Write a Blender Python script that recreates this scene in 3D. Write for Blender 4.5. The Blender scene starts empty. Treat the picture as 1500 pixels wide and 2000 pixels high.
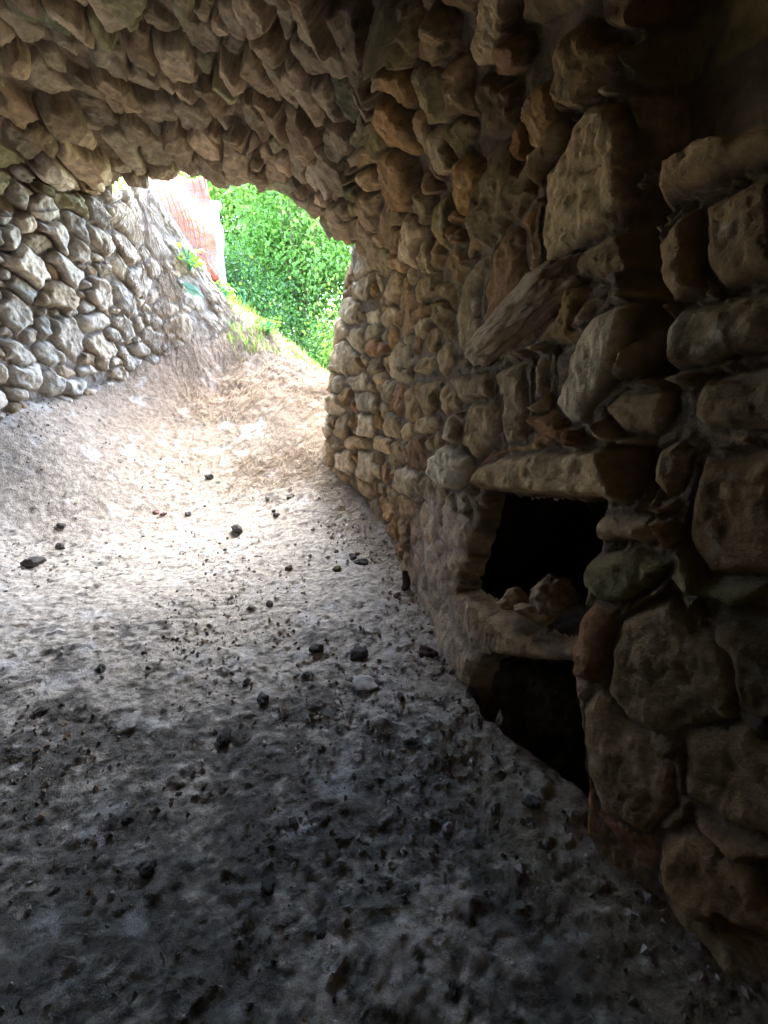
import bpy, math, random
import numpy as np
from mathutils import Vector, Matrix
random.seed(7); rng = np.random.default_rng(7)
R = math.radians
scene = bpy.context.scene
col = scene.collection

# ------------------------------------------------------------------ camera
F_PX, PITCH = 850.0, 18.2
cam_d = bpy.data.cameras.new('camera'); cam = bpy.data.objects.new('camera', cam_d); col.objects.link(cam)
cam.location = (0, 0, 0); cam.rotation_euler = (R(90 - PITCH), 0, 0)
cam_d.sensor_fit = 'HORIZONTAL'; cam_d.sensor_width = 36; cam_d.lens = 36 * F_PX / 1500
cam_d.clip_start = 0.02; cam_d.clip_end = 500
scene.camera = cam
# ------------------------------------------------------------------ light
SUN_EL, SUN_AZ = 64, 18          # azimuth clockwise from +Y: beyond the exit, a little to the right, behind thin cloud
w = bpy.data.worlds.new('World'); scene.world = w; w.use_nodes = True
nt = w.node_tree; bg = nt.nodes['Background']; sky = nt.nodes.new('ShaderNodeTexSky')
sky.sky_type = 'NISHITA'; sky.sun_disc = False; sky.sun_elevation = R(SUN_EL); sky.sun_rotation = R(SUN_AZ)
nt.links.new(sky.outputs[0], bg.inputs[0]); bg.inputs[1].default_value = 0.15
sd = bpy.data.lights.new('sun', 'SUN'); sd.energy = .6; sd.angle = R(55); sd.color = (1, .95, .87)
so = bpy.data.objects.new('sun', sd); col.objects.link(so)
sdir = Vector((math.sin(R(SUN_AZ)) * math.cos(R(SUN_EL)), math.cos(R(SUN_AZ)) * math.cos(R(SUN_EL)), math.sin(R(SUN_EL))))
so.rotation_euler = sdir.to_track_quat('Z', 'Y').to_euler()
scene.view_settings.view_transform = 'Standard'; scene.view_settings.look = 'None'
scene.view_settings.exposure = 4.95; scene.view_settings.gamma = 1
scene.cycles.max_bounces = 10; scene.cycles.diffuse_bounces = 8
scene.cycles.sample_clamp_indirect = 8

# ------------------------------------------------------------------ helpers
SP, CP = math.sin(R(PITCH)), math.cos(R(PITCH))
def ray(px, py):
    X = (px - 750) / F_PX; D = (1000 - py) / F_PX
    return np.array([X, CP + D * SP, -SP + D * CP])
def at(px, py, Y):
    d = ray(px, py); return d * (Y / d[1])
def project(P):
    dep = P[..., 1] * CP - P[..., 2] * SP
    up = P[..., 2] * CP + P[..., 1] * SP
    return 750 + F_PX * P[..., 0] / dep, 1000 - F_PX * up / dep, dep

def _hash(ix, iy, iz):
    h = (ix.astype(np.uint32) * np.uint32(374761393) + iy.astype(np.uint32) * np.uint32(668265263) + iz.astype(np.uint32) * np.uint32(2147483647 - 97))
    h = (h ^ (h >> np.uint32(13))) * np.uint32(1274126177)
    h = h ^ (h >> np.uint32(16))
    return (h & np.uint32(0xffffff)).astype(np.float32) / np.float32(0x7fffff) - 1
def vnoise(P, s, seed=0):
    Q = P / s + seed * 17.31 + 1000.0
    I = np.floor(Q).astype(np.int64); f = (Q - I).astype(np.float32); f = f * f * (3 - 2 * f)
    out = 0
    for dx in (0, 1):
        wx = f[..., 0] if dx else 1 - f[..., 0]
        for dy in (0, 1):
            wy = f[..., 1] if dy else 1 - f[..., 1]
            for dz in (0, 1):
                wz = f[..., 2] if dz else 1 - f[..., 2]
                out = out + wx * wy * wz * _hash(I[..., 0] + dx, I[..., 1] + dy, I[..., 2] + dz)
    return out
def fbm(P, s, octs=4, seed=0, gain=.5):
    a, t, o = 1., 0., 0
    for k in range(octs):
        o = o + a * vnoise(P, s * .5 ** k, seed + k); t += a; a *= gain
    return o / t
def sstep(a, b, x):
    t = np.clip((x - a) / (b - a), 0, 1); return t * t * (3 - 2 * t)

def make_mesh(name, V, F, mat, parent=None, colr=None, smooth=True):
    V = np.asarray(V, dtype=np.float32); F = np.asarray(F, dtype=np.int32)
    me = bpy.data.meshes.new(name); k = F.shape[1]
    me.vertices.add(len(V)); me.vertices.foreach_set('co', V.ravel())
    me.loops.add(F.size); me.loops.foreach_set('vertex_index', F.ravel())
    me.polygons.add(len(F)); me.polygons.foreach_set('loop_start', np.arange(len(F), dtype=np.int32) * k)
    me.polygons.foreach_set('use_smooth', np.full(len(F), smooth))
    if colr is not None:
        a = me.color_attributes.new('Col', 'FLOAT_COLOR', 'POINT')
        c4 = np.ones((len(V), 4), dtype=np.float32); c4[:, :3] = colr
        a.data.foreach_set('color', c4.ravel())
    me.update(calc_edges=True); me.validate()
    me.materials.append(mat)
    o = bpy.data.objects.new(name, me); col.objects.link(o)
    if parent is not None: o.parent = parent
    return o
def tag(o, label=None, cat=None, group=None, kind=None):
    if label: o['label'] = label
    if cat: o['category'] = cat
    if group: o['group'] = group
    if kind: o['kind'] = kind
    return o
def empty(name, loc=(0, 0, 0)):
    e = bpy.data.objects.new(name, None); e.location = loc; e.empty_display_size = .1; col.objects.link(e); return e
def grid_faces(nr, nc):
    a = np.arange(nr * nc).reshape(nr, nc)
    return np.stack([a[:-1, :-1], a[:-1, 1:], a[1:, 1:], a[1:, :-1]], -1).reshape(-1, 4)

# ------------------------------------------------------------------ materials
def mat(name, base=None, rough=.95, var=.25, scale=40, bump=.3, bdist=.004, attr=False, trans=None, spec=.12, fine=180):
    m = bpy.data.materials.new(name); m.use_nodes = True; n = m.node_tree.nodes; l = m.node_tree.links
    b = n['Principled BSDF']; b.inputs['Roughness'].default_value = rough
    b.inputs['Specular IOR Level'].default_value = spec
    tc = n.new('ShaderNodeTexCoord')
    nz = n.new('ShaderNodeTexNoise'); nz.inputs['Scale'].default_value = scale; nz.inputs['Detail'].default_value = 8; nz.inputs['Roughness'].default_value = .65
    l.new(tc.outputs['Object'], nz.inputs['Vector'])
    mr = n.new('ShaderNodeMapRange'); mr.inputs[1].default_value = .25; mr.inputs[2].default_value = .75
    mr.inputs[3].default_value = 1 - var; mr.inputs[4].default_value = 1 + var
    l.new(nz.outputs['Fac'], mr.inputs[0])
    mx = n.new('ShaderNodeVectorMath'); mx.operation = 'SCALE'
    if attr:
        at_ = n.new('ShaderNodeAttribute'); at_.attribute_name = 'Col'; l.new(at_.outputs['Color'], mx.inputs[0])
    else:
        mx.inputs[0].default_value = base
    l.new(mr.outputs[0], mx.inputs['Scale'])
    l.new(mx.outputs[0], b.inputs['Base Color'])
    if bump:
        n2 = n.new('ShaderNodeTexNoise'); n2.inputs['Scale'].default_value = fine; n2.inputs['Detail'].default_value = 6; n2.inputs['Roughness'].default_value = .7
        l.new(tc.outputs['Object'], n2.inputs['Vector'])
        ad = n.new('ShaderNodeMath'); ad.operation = 'MULTIPLY_ADD'; ad.inputs[1].default_value = .45
        l.new(n2.outputs['Fac'], ad.inputs[0]); l.new(nz.outputs['Fac'], ad.inputs[2])
        bp = n.new('ShaderNodeBump'); bp.inputs['Strength'].default_value = bump; bp.inputs['Distance'].default_value = bdist
        l.new(ad.outputs[0], bp.inputs['Height']); l.new(bp.outputs['Normal'], b.inputs['Normal'])
    if trans:
        t = n.new('ShaderNodeBsdfTranslucent'); t.inputs[0].default_value = (*trans, 1)
        l.new(mx.outputs[0], t.inputs[0])
        ms = n.new('ShaderNodeMixShader'); ms.inputs[0].default_value = .55
        l.new(b.outputs[0], ms.inputs[1]); l.new(t.outputs[0], ms.inputs[2])
        l.new(ms.outputs[0], n['Material Output'].inputs['Surface'])
    return m
M_stone = mat('rough_limestone', attr=True, var=.45, scale=24, bump=1, bdist=.012, fine=95)
M_rock = mat('single_rock', attr=True, var=.35, scale=35, bump=.9, bdist=.004, fine=150)
M_ground = mat('dusty_earth', attr=True, var=.42, scale=38, bump=1, bdist=.012, fine=150)
M_leaf = mat('leaf', attr=True, var=.15, scale=6, bump=0, rough=.45, trans=(.2, .4, .05), spec=.5)
M_bark = mat('bark', base=(.16, .12, .08), scale=20, bump=.8, bdist=.01)
M_straw = mat('dry_root', base=(.40, .32, .23), scale=30, bump=0)
M_grass = mat('grass_blade', attr=True, var=.15, scale=6, bump=0, trans=(.2, .4, .05))
M_net = mat('orange_plastic', base=(.85, .24, .11), rough=.5, var=.1, bump=0)
M_cloth = mat('white_cloth', base=(.42, .37, .33), rough=.8, var=.08, bump=0)
M_metal = mat('grey_blue_metal', base=(.32, .38, .46), rough=.5, var=.1, scale=12, bump=.1)
M_wood = mat('old_wood', base=(.1, .075, .055), scale=30, bump=.8, bdist=.006)
M_vine = mat('green_stem', base=(.1, .4, .2), rough=.5, bump=0)
M_hill = mat('hill_earth', base=(.16, .14, .08), scale=4, bump=.5, bdist=.03)

# ------------------------------------------------------------------ ground height field
CTRL = [(0, .41, -1.02), (-.62, .41, -1.0), (.3, .4, -1.04), (-.96, .84, -.95), (-1.4, 1.39, -.85), (-1.86, 2.0, -.657), (-1.95, 2.2, -.39), (-2.0, 2.38, -.18),
        (-1.5, 2.2, -.72), (-1.63, 2.5, -.45), (-1.76, 2.78, -.23), (-1.45, 3.18, -.12), (-1.13, 2.7, -.55), (-.88, 3.1, -.167), (-1.04, 3.0, -.33), (-.52, 3.0, -.26),
        (-.64, 2.7, -.53), (-.71, 2.3, -.755), (-.87, 1.44, -.88), (-.1, 1.5, -.90), (-.26, 2.05, -.80), (-.2, .85, -.97),
        (-.43, 2.7, -.48), (-.08, 2.2, -.69), (.11, 1.7, -.84), (.28, .95, -.95), (.456, .7, -.98), (.65, .45, -1.0), (.25, 1.25, -.9),
        (-1, -.5, -1.05), (0, -1.2, -1.05), (.8, -1, -1.05), (-2, -1.2, -1.0), (-2, .6, -.85), (-2.1, 1.5, -.62), (0, 0, -1.03), (.9, 0, -1.03), (1, 1, -.98), (.6, 2, -.8),
        (-1.2, 3.5, .06), (-.9, 3.42, .02), (-1.23, 3.74, .44), (-.85, 3.72, .234), (-.446, 3.6, -.07), (-.1, 3.5, -.2), (.4, 3.4, -.3),
        (-1.5, 3.6, .60), (-1.75, 3.6, .85), (-1.5, 3.95, .70), (-1.2, 4.2, .38), (-.85, 4.2, .1), (-.446, 4.2, -.28), (.3, 4.3, -.45), (-2.2, 3.6, .9), (-2.2, 4.2, .85), (-2.4, 3.0, .3), (-2.6, 2.0, -.3)]
CT = np.array(CTRL)
def _tps_k(r2): return np.where(r2 > 1e-12, .5 * r2 * np.log(np.maximum(r2, 1e-12)), 0)
_n = len(CT); _A = np.zeros((_n + 3, _n + 3))
_d2 = ((CT[:, None, :2] - CT[None, :, :2]) ** 2).sum(-1)
_A[:_n, :_n] = _tps_k(_d2) + np.eye(_n) * .012; _A[:_n, _n] = 1; _A[:_n, _n + 1:] = CT[:, :2]; _A[_n:, :_n] = _A[:_n, _n:].T
_W = np.linalg.solve(_A, np.r_[CT[:, 2], 0, 0, 0])
def ground_base(x, y):
    x = np.asarray(x, dtype=np.float64); y = np.asarray(y, dtype=np.float64)
    z = _W[_n] + _W[_n + 1] * x + _W[_n + 2] * y
    for k in range(_n):
        z = z + _W[k] * _tps_k((x - CT[k, 0]) ** 2 + (y - CT[k, 1]) ** 2)
    out = sstep(0, 1.6, np.maximum.reduce([x - .9, -2.5 - x, y - 4.3, -1.8 - y]))
    far = -.9 + .25 * np.sin(x * .3) * np.cos(y * .23)
    return z * (1 - out) + far * out
def ground_z(x, y, detail=True):
    z = ground_base(x, y)
    if not detail: return z
    P = np.stack([np.asarray(x, float), np.asarray(y, float), np.zeros_like(np.asarray(x, float))], -1)
    z = z + .020 * fbm(P, .35, 3, 5) + .007 * fbm(P * np.array([1, 1.6, 1]), .09, 3, 9)
    rough = sstep(2.4, 1.0, P[..., 1])
    cl = fbm(P, .05, 3, 21)
    z = z + (.003 + .005 * rough) * (np.abs(cl) * 1.8) + rough * .005 * fbm(P, .11, 4, 25) + .002 * sstep(.05, .5, vnoise(P, .022, 34)) * sstep(-.3, .3, vnoise(P, .15, 35)) + .006 * fbm(P, .02, 3, 33) + .003 * sstep(.2, .4, fbm(P, .05, 2, 36)) * (.4 + .6 * rough)
    wx_ = np.interp(P[..., 1], [.3, .45, .7, .95, 1.25], [.8, .65, .456, .28, .2])
    z = z - .22 * sstep(.045, .11, P[..., 0] - wx_ + .05 * vnoise(P, .06, 39)) * sstep(.66, .74, P[..., 1]) * sstep(1.15, 1.05, P[..., 1])
    lump = vnoise(P, .06, 37); z = z + rough * .007 * sstep(.45, .62, lump + .25 * vnoise(P, .02, 38))
    # root-tangled bank at the exit
    bank = sstep(3.0, 3.25, P[..., 1]) * sstep(4.4, 4.0, P[..., 1])
    z = z + bank * (.08 * fbm(P, .16, 5, 41, .6) + .03 * np.abs(fbm(P, .05, 2, 43)))
    return z
def ground_hit(px, py):
    d = ray(px, py); t = .3
    while t < 9:
        p = d * t
        if p[2] < ground_z(p[0:1], p[1:2])[0]: return p
        t += .01
    return d * 3

def axis(lo, hi, step, far, growth=1.12):
    a = list(np.arange(lo, hi, step)); s = step
    while a[-1] < far: s *= growth; a.append(a[-1] + s)
    s = step
    while a[0] > -far: s *= growth; a.insert(0, a[0] - s)
    return np.array(a)
gx = axis(-2.1, .8, .0052, 90); gy = np.r_[axis(.25, 1.9, .005, 120)]; gy = np.unique(np.r_[gy[gy < 1.9], np.arange(1.9, 3.9, .0085), axis(1.9, 3.9, .0085, 120)[axis(1.9, 3.9, .0085, 120) > 3.9]])
GX, GY = np.meshgrid(gx, gy)
GZ = ground_z(GX, GY)
P3 = np.stack([GX, GY, GZ], -1)
n1 = fbm(P3, .5, 4, 51); n2 = fbm(P3 * np.array([1, 2.0, 1]), .032, 5, 61, .65); n3 = fbm(P3, .15, 6, 71, .68)
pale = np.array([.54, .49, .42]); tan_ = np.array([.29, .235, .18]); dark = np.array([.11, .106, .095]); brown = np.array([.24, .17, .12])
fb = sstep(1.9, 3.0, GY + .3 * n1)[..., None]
gc = pale * (1 - fb) + tan_ * fb  # tan earth at the exit, its colour kept darker against the strong light
dk = np.clip(sstep(-.05, .4, n3 + .6 * n2 + .65 * sstep(1.7, .7, GY) - .25) , 0, 1)[..., None]  # dark soil patches; darkened toward the camera to stand for light falloff
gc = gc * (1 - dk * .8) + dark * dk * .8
sp = sstep(.18, .34, n2)[..., None] * (.35 + .4 * sstep(2.6, 1.4, GY)[..., None]); gc = gc * (1 - sp) + np.array([.10, .095, .09]) * sp
s4 = fbm(P3 * np.array([1, 1.7, 1]), .017, 3, 91, .7)[..., None]; gc = gc * (1 + .5 * s4 * (.5 + .5 * sstep(3.0, 1.5, GY)[..., None]))
wh = sstep(.2, .45, fbm(P3, .09, 4, 81) - .3 * n2)[..., None]; gc = gc * (1 - .5 * wh) + np.array([.60, .59, .57]) * .5 * wh
bk = (sstep(2.95, 3.2, GY) * (1 - sstep(.0, .5, n2)))[..., None]; gc = gc * (1 - .6 * bk) + brown * .6 * bk
red = (sstep(.25, .05, np.abs(GX - np.interp(GY, [.3, .95, 1.7, 2.2, 2.7], [.6, .28, .11, -.08, -.43]))) * .5)[..., None]
gc = gc * (1 - red) + np.array([.34, .26, .17]) * red
gn = (sstep(4.3, 5.2, GY))[..., None]; gc = gc * (1 - gn) + np.array([.09, .12, .04]) * gn
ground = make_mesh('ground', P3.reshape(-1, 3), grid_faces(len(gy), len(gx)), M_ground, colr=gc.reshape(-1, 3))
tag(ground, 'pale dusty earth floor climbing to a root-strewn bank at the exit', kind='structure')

# ------------------------------------------------------------------ masonry shell (walls and vault)
# stations from outside to behind the camera; each: L0 L1 L2 L3 C1 C2 R5 R4 R3 R2 R1
ST = [
 [(-1.02, 3.80, -.7), (-1.08, 3.82, .05), (-1.22, 3.78, .42), (-1.3, 3.9, .45), (-1.0, 4, .45), (-.6, 4, .45), (-.2, 3.8, .7), (.0, 3.6, .9), (.15, 3.45, .85), (.1, 3.35, 0), (.0, 3.3, -1.1)],
 [(-1.42, 3.50, -.7), (-1.45, 3.40, .25), (-1.53, 3.30, 1.10), (-1.5, 3.4, 1.2), (-1.2, 3.4, 1.3), (-.9, 3.3, 1.3), (-.5, 3.2, 1.2), (-.3, 3.0, 1.1), (-.12, 2.78, .82), (-.29, 2.76, 0), (-.43, 2.72, -1.1)],
 [(-1.73, 3.15, -.8), (-1.72, 3.05, .1), (-1.62, 2.97, .96), (-1.5, 2.95, 1.04), (-1.2, 3.0, 1.1), (-.88, 2.9, 1.06), (-.5, 2.78, .91), (-.2, 2.55, .65), (.046, 2.2, .38), (.0, 2.17, -.1), (-.06, 2.2, -1.2)],
 [(-1.98, 2.45, -.9), (-1.98, 2.42, .1), (-1.9, 2.4, .7), (-1.7, 2.35, .98), (-1.25, 2.3, 1.12), (-.8, 2.2, 1.12), (-.4, 2.1, .98), (-.08, 1.95, .72), (.14, 1.75, .38), (.13, 1.7, -.1), (.11, 1.7, -1.2)],
 [(-2.15, 1.8, -1.0), (-2.13, 1.8, .0), (-2.05, 1.75, .65), (-1.8, 1.7, .97), (-1.3, 1.65, 1.13), (-.8, 1.55, 1.13), (-.3, 1.45, 1.0), (.05, 1.35, .74), (.27, 1.2, .4), (.27, 1.2, -.1), (.2, 1.22, -1.25)],
 [(-2.2, 1.1, -1.1), (-2.17, 1.1, .0), (-2.1, 1.1, .65), (-1.85, 1.05, .95), (-1.3, 1.0, 1.12), (-.75, 1.0, 1.12), (-.15, .95, 1.0), (.2, .9, .76), (.42, .8, .42), (.42, .8, -.1), (.37, .83, -1.25)],
 [(-2.15, .4, -1.2), (-2.12, .4, .0), (-2.05, .4, .65), (-1.8, .4, .95), (-1.2, .4, 1.1), (-.6, .4, 1.12), (.1, .42, 1.0), (.42, .42, .76), (.62, .4, .42), (.65, .4, -.1), (.67, .42, -1.3)],
 [(-2.05, -.5, -1.3), (-2.05, -.5, .0), (-1.95, -.5, .65), (-1.7, -.5, .95), (-1.1, -.5, 1.1), (-.5, -.5, 1.12), (.3, -.4, 1.0), (.65, -.35, .76), (.85, -.3, .42), (.9, -.3, -.1), (.92, -.3, -1.3)],
 [(-1.8, -1.6, -1.3), (-1.8, -1.6, .0), (-1.7, -1.6, .6), (-1.5, -1.6, .85), (-1.0, -1.6, 1.0), (-.5, -1.6, 1.0), (.2, -1.6, .9), (.6, -1.6, .7), (.85, -1.6, .4), (.95, -1.6, -.1), (1.0, -1.6, -1.3)],
 [(-.5, -2.3, -2.2)] * 11]
ST = np.array(ST, float)
def cr(P, m):            # Catmull-Rom resample along axis 0, m[i] samples in segment i
    out = []
    n = len(P)
    for i in range(n - 1):
        p0 = P[max(i - 1, 0)]; p1 = P[i]; p2 = P[i + 1]; p3 = P[min(i + 2, n - 1)]
        for t in np.arange(m[i]) / m[i]:
            out.append(.5 * ((2 * p1) + (p2 - p0) * t + (2 * p0 - 5 * p1 + 4 * p2 - p3) * t ** 2 + (3 * p1 - p0 - 3 * p2 + p3) * t ** 3))
    out.append(P[-1]); return np.array(out)
mS = [75, 100, 130, 140, 170, 150, 55, 16, 12]                 # along the tunnel
mJ = [120, 110, 60, 75, 75, 75, 80, 85, 120, 190]            # around the section
S = cr(ST, mS); S = cr(S.transpose(1, 0, 2), mJ)              # -> [nJ, nS, 3]
nJ, nS = S.shape[:2]
jb = np.r_[0, np.cumsum(mJ)]; sb = np.r_[0, np.cumsum(mS)]
du = np.gradient(S, axis=0); dv = np.gradient(S, axis=1)
N = np.cross(du, dv); N /= np.linalg.norm(N, axis=-1, keepdims=True) + 1e-9
cen = np.array([-.8, 1.0, 0]); 
if (N[nJ // 4, nS // 2] * (cen - S[nJ // 4, nS // 2])).sum() < 0: N = -N
PX, PY, DEP = project(S)
vis = (DEP > .15)
PXv = np.where(vis, PX, -1e5); PYv = np.where(vis, PY, -1e5)
Jidx, Sidx = np.meshgrid(np.arange(nJ), np.arange(nS), indexing='ij')
# which verts belong to real masonry (vault rows stop at the rim)
valid = (Sidx >= sb[2]) | (Jidx <= jb[2]) | (Jidx >= jb[8])

# traced stones: px, py, half length, half width, angle (deg, clockwise from right), height(cm), colour class
T = """
28 335 38 22 50 6 g|28 365 42 24 45 6 g|50 520 58 34 40 8 p|80 408 50 25 48 7 g|105 455 50 24 46 7 g|145 490 38 22 60 7 p|185 415 46 24 55 6 g|140 440 45 21 50 6 g|195 470 42 20 50 6 p
240 435 56 27 50 6 p|245 490 46 24 55 6 g|290 400 62 32 52 5 g|250 395 36 18 60 5 g|115 580 50 32 18 8 b|190 575 46 28 40 7 g|125 530 50 21 38 7 g|270 550 52 25 60 5 g|240 590 36 24 42 5 g
180 630 36 24 20 7 g|75 635 32 24 60 6 g|125 655 50 32 35 6 g|195 680 42 28 50 6 p|22 620 50 38 40 6 g|25 690 42 26 40 6 g|45 735 42 26 10 7 g|95 750 28 24 20 7 g|140 755 28 22 30 6 g|20 770 28 16 5 6 g
300 730 26 20 70 4 g|335 735 22 18 90 5 p|295 660 36 24 40 5 g|350 640 38 26 30 5 t|8 460 36 24 60 7 p|90 690 36 22 40 5 g|160 600 26 16 40 5 g|300 470 40 24 60 4 g|330 560 30 20 60 3 t|240 640 34 22 40 5 g|245 700 32 20 30 4 g|390 660 30 20 40 3 t
213 90 64 22 58 9 t|341 90 46 30 75 9 t|310 182 44 26 75 9 t|381 195 52 36 62 9 t|458 112 38 22 92 8 t|427 175 62 12 80 7 b|500 200 62 15 64 8 b|122 208 42 28 46 8 t|60 235 68 20 48 8 b|190 205 50 26 50 7 b
240 270 62 20 58 9 t|255 235 36 24 50 8 t|352 265 44 20 70 9 t|410 262 34 28 40 6 t|412 308 30 34 90 9 t|474 298 50 30 85 10 t|517 325 38 15 80 8 t|300 293 36 24 50 7 t|160 300 62 26 48 8 t|555 215 56 18 60 8 b
600 260 52 20 60 8 b|625 345 36 20 60 6 t|520 125 62 18 66 8 b|560 150 55 18 64 8 b|615 90 62 20 66 8 b|660 90 62 18 62 8 b|725 100 84 28 76 9 b|30 85 32 15 30 7 t|122 64 26 12 45 7 t|50 265 44 22 52 7 t|730 200 56 11 55 6 b
400 60 50 24 75 7 b|270 60 60 26 64 7 b|540 60 60 20 70 7 b|460 30 40 18 72 7 b|90 140 60 26 45 7 b|230 160 50 22 55 7 b|660 180 60 18 66 8 b|690 250 50 18 66 8 b|650 330 46 20 70 7 b|100 330 52 22 46 7 g|20 190 50 22 45 7 b
800 60 58 32 92 9 v|797 150 48 36 35 9 o|790 228 58 36 80 12 o|795 350 54 38 82 11 o|880 55 64 38 102 9 b|850 170 58 28 70 8 v|915 160 64 30 76 8 b|840 240 42 13 85 6 t|875 285 44 22 75 7 t|865 330 28 12 72 5 t
770 440 42 30 55 8 t|815 465 52 24 108 9 p|875 425 44 17 88 6 v|735 480 56 26 52 6 t|940 370 50 36 112 9 o|920 420 28 14 30 7 r|915 456 28 13 28 7 r|1035 280 38 14 96 7 r|1085 215 50 27 112 8 o|1015 100 38 22 110 9 r
1160 145 84 36 110 9 b|1290 95 70 22 122 8 v|990 205 52 35 100 7 d|1105 300 70 26 116 9 t|1165 330 120 72 103 13 p|1120 470 80 44 98 12 p|1000 400 88 46 106 10 b|1015 540 92 44 101 12 r|935 600 86 27 104 9 b
1180 600 60 20 -35 9 t|1195 695 110 54 114 13 p|1073 735 62 19 92 10 t|1020 775 88 38 88 10 b|955 830 58 36 10 9 b|903 832 40 21 105 9 p|935 765 46 28 0 8 b|1100 838 54 22 8 8 r|1265 800 82 50 0 11 t|892 905 38 40 80 10 p
908 980 23 22 0 8 v|890 1030 54 34 70 6 t|1390 320 140 52 -26 14 b|1450 450 110 90 30 13 b|1345 510 90 56 -10 12 o|1410 655 115 78 0 13 b|1440 800 95 62 5 13 o|1325 900 76 46 112 12 b|1440 940 84 64 20 12 d|1280 400 50 40 60 5 d
1212 1026 54 29 0 13 t|1300 1026 50 32 0 12 b|1230 1112 80 50 8 14 v|1310 1195 80 64 10 13 b|1430 1085 115 82 0 13 v|1172 1245 80 40 97 13 r|1222 1315 96 26 98 11 t|1340 1340 125 100 70 14 b|1215 1450 90 40 62 8 t
1270 1510 125 62 52 9 t|1420 1520 130 80 60 12 b|1450 1300 80 100 90 12 d|1400 1700 120 60 50 10 b|840 1030 40 26 60 4 t|850 1090 50 26 60 3 t|900 1110 50 30 60 4 t
715 500 42 32 40 7 p|719 562 38 20 -10 6 p|778 570 44 26 -52 7 t|733 620 17 10 0 4 p|768 617 29 17 -32 6 t|790 622 19 12 -60 6 t|733 655 32 14 -20 6 t|750 681 38 18 -5 8 r|830 608 30 15 -25 6 r|838 638 26 15 0 6 t|880 615 26 22 60 6 b
850 560 48 20 -30 7 t|698 718 26 17 20 6 t|743 715 28 16 -10 6 t|796 700 31 19 -30 6 t|845 712 28 14 -10 5 t|808 664 24 10 0 5 t|668 750 22 18 80 6 p|708 750 30 17 -20 6 p|750 746 22 15 -30 6 t|796 735 28 12 -15 6 t|768 767 27 16 -10 6 t
655 792 26 19 0 6 p|718 788 38 19 5 6 p|840 778 42 24 0 5 b|898 790 26 20 60 5 t|638 830 22 20 0 6 p|673 832 20 20 0 6 t|716 834 30 21 10 6 p|775 830 22 22 0 6 t|806 840 20 20 40 5 t|845 830 28 16 -10 6 t|868 870 24 20 0 5 b
677 902 29 20 8 6 p|726 907 26 28 90 7 p|637 890 24 24 0 5 t|827 888 46 30 -5 5 r|796 940 58 23 6 6 p|705 869 30 12 0 5 t|757 868 32 12 5 5 t|715 948 26 12 30 5 t|770 968 30 18 20 4 b|670 700 34 32 -60 6 p|684 612 32 24 60 6 p|662 650 26 30 80 6 p|700 665 26 18 30 6 p
800 990 38 20 20 4 b|845 960 30 20 40 4 t|660 870 20 12 20 5 t|640 745 20 18 30 5 p|880 700 24 24 60 5 b|880 560 26 18 40 5 b|905 520 30 20 70 6 b|850 510 34 18 60 6 t|790 515 26 16 30 6 b|760 660 20 12 0 5 t
"""
CC = {'g': (.50, .45, .38), 'p': (.56, .49, .39), 't': (.43, .34, .235), 'b': (.33, .25, .165), 'o': (.37, .25, .14), 'r': (.33, .205, .13), 'v': (.29, .26, .16), 'd': (.16, .12, .085)}
seeds = []   # (j, s, P, a_vec, b_vec, H, colour)
cand_mask = valid & vis & (PXv > -150) & (PXv < 1650) & (PYv > -150) & (PYv < 2150)
def nearest_idx(px, py):
    # prefer the surface closest to the camera where two overlap
    d = (PXv - px) ** 2 + (PYv - py) ** 2 + np.where(cand_mask, 0, 1e9)
    near = d < 36
    if near.any():
        dd = np.where(near, DEP, 1e9); k = int(dd.argmin())
        lo = dd.flat[k]; d2 = np.where(near & (DEP < lo + .08), d, 1e12); k = int(d2.argmin())
    else: k = int(d.argmin())
    return np.unravel_index(k, d.shape), d.flat[k]
def tangent_hit(px, py, P0, n):
    r = ray(px, py); q = (r * n).sum()
    if abs(q) < 1e-3: q = -1e-3
    return r * ((P0 * n).sum() / q)
SPX = []
for ent in T.replace('\n', '|').split('|'):
    ent = ent.strip()
    if not ent: continue
    f = ent.split(); px, py, a, b, ang, H = map(float, f[:6]); c = CC[f[6]]
    if px < 420 and py > 330 and f[6] in 'gpbt' and (py > 400 or px < 60): a *= .8; b *= .74
    (j, s), dd = nearest_idx(px, py)
    if dd > 900: continue
    P0 = S[j, s]; n = N[j, s]
    vd = -P0 / np.linalg.norm(P0); n2 = n + .35 * vd; n2 /= np.linalg.norm(n2)   # limits grazing stretch
    ca, sa = math.cos(R(ang)), math.sin(R(ang))
    A = tangent_hit(px + a * ca, py + a * sa, P0, n2) - P0; B = tangent_hit(px - b * sa, py + b * ca, P0, n2) - P0
    A -= n * (A * n).sum(); B -= n * (B * n).sum()
    for V_ in (A, B):
        L = np.linalg.norm(V_)
        if L > .34: V_ *= .34 / L
    seeds.append((j, s, P0, A, B, H / 100., np.array(c))); SPX.append((px, py, max(a, b)))
n_traced = len(seeds)
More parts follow.
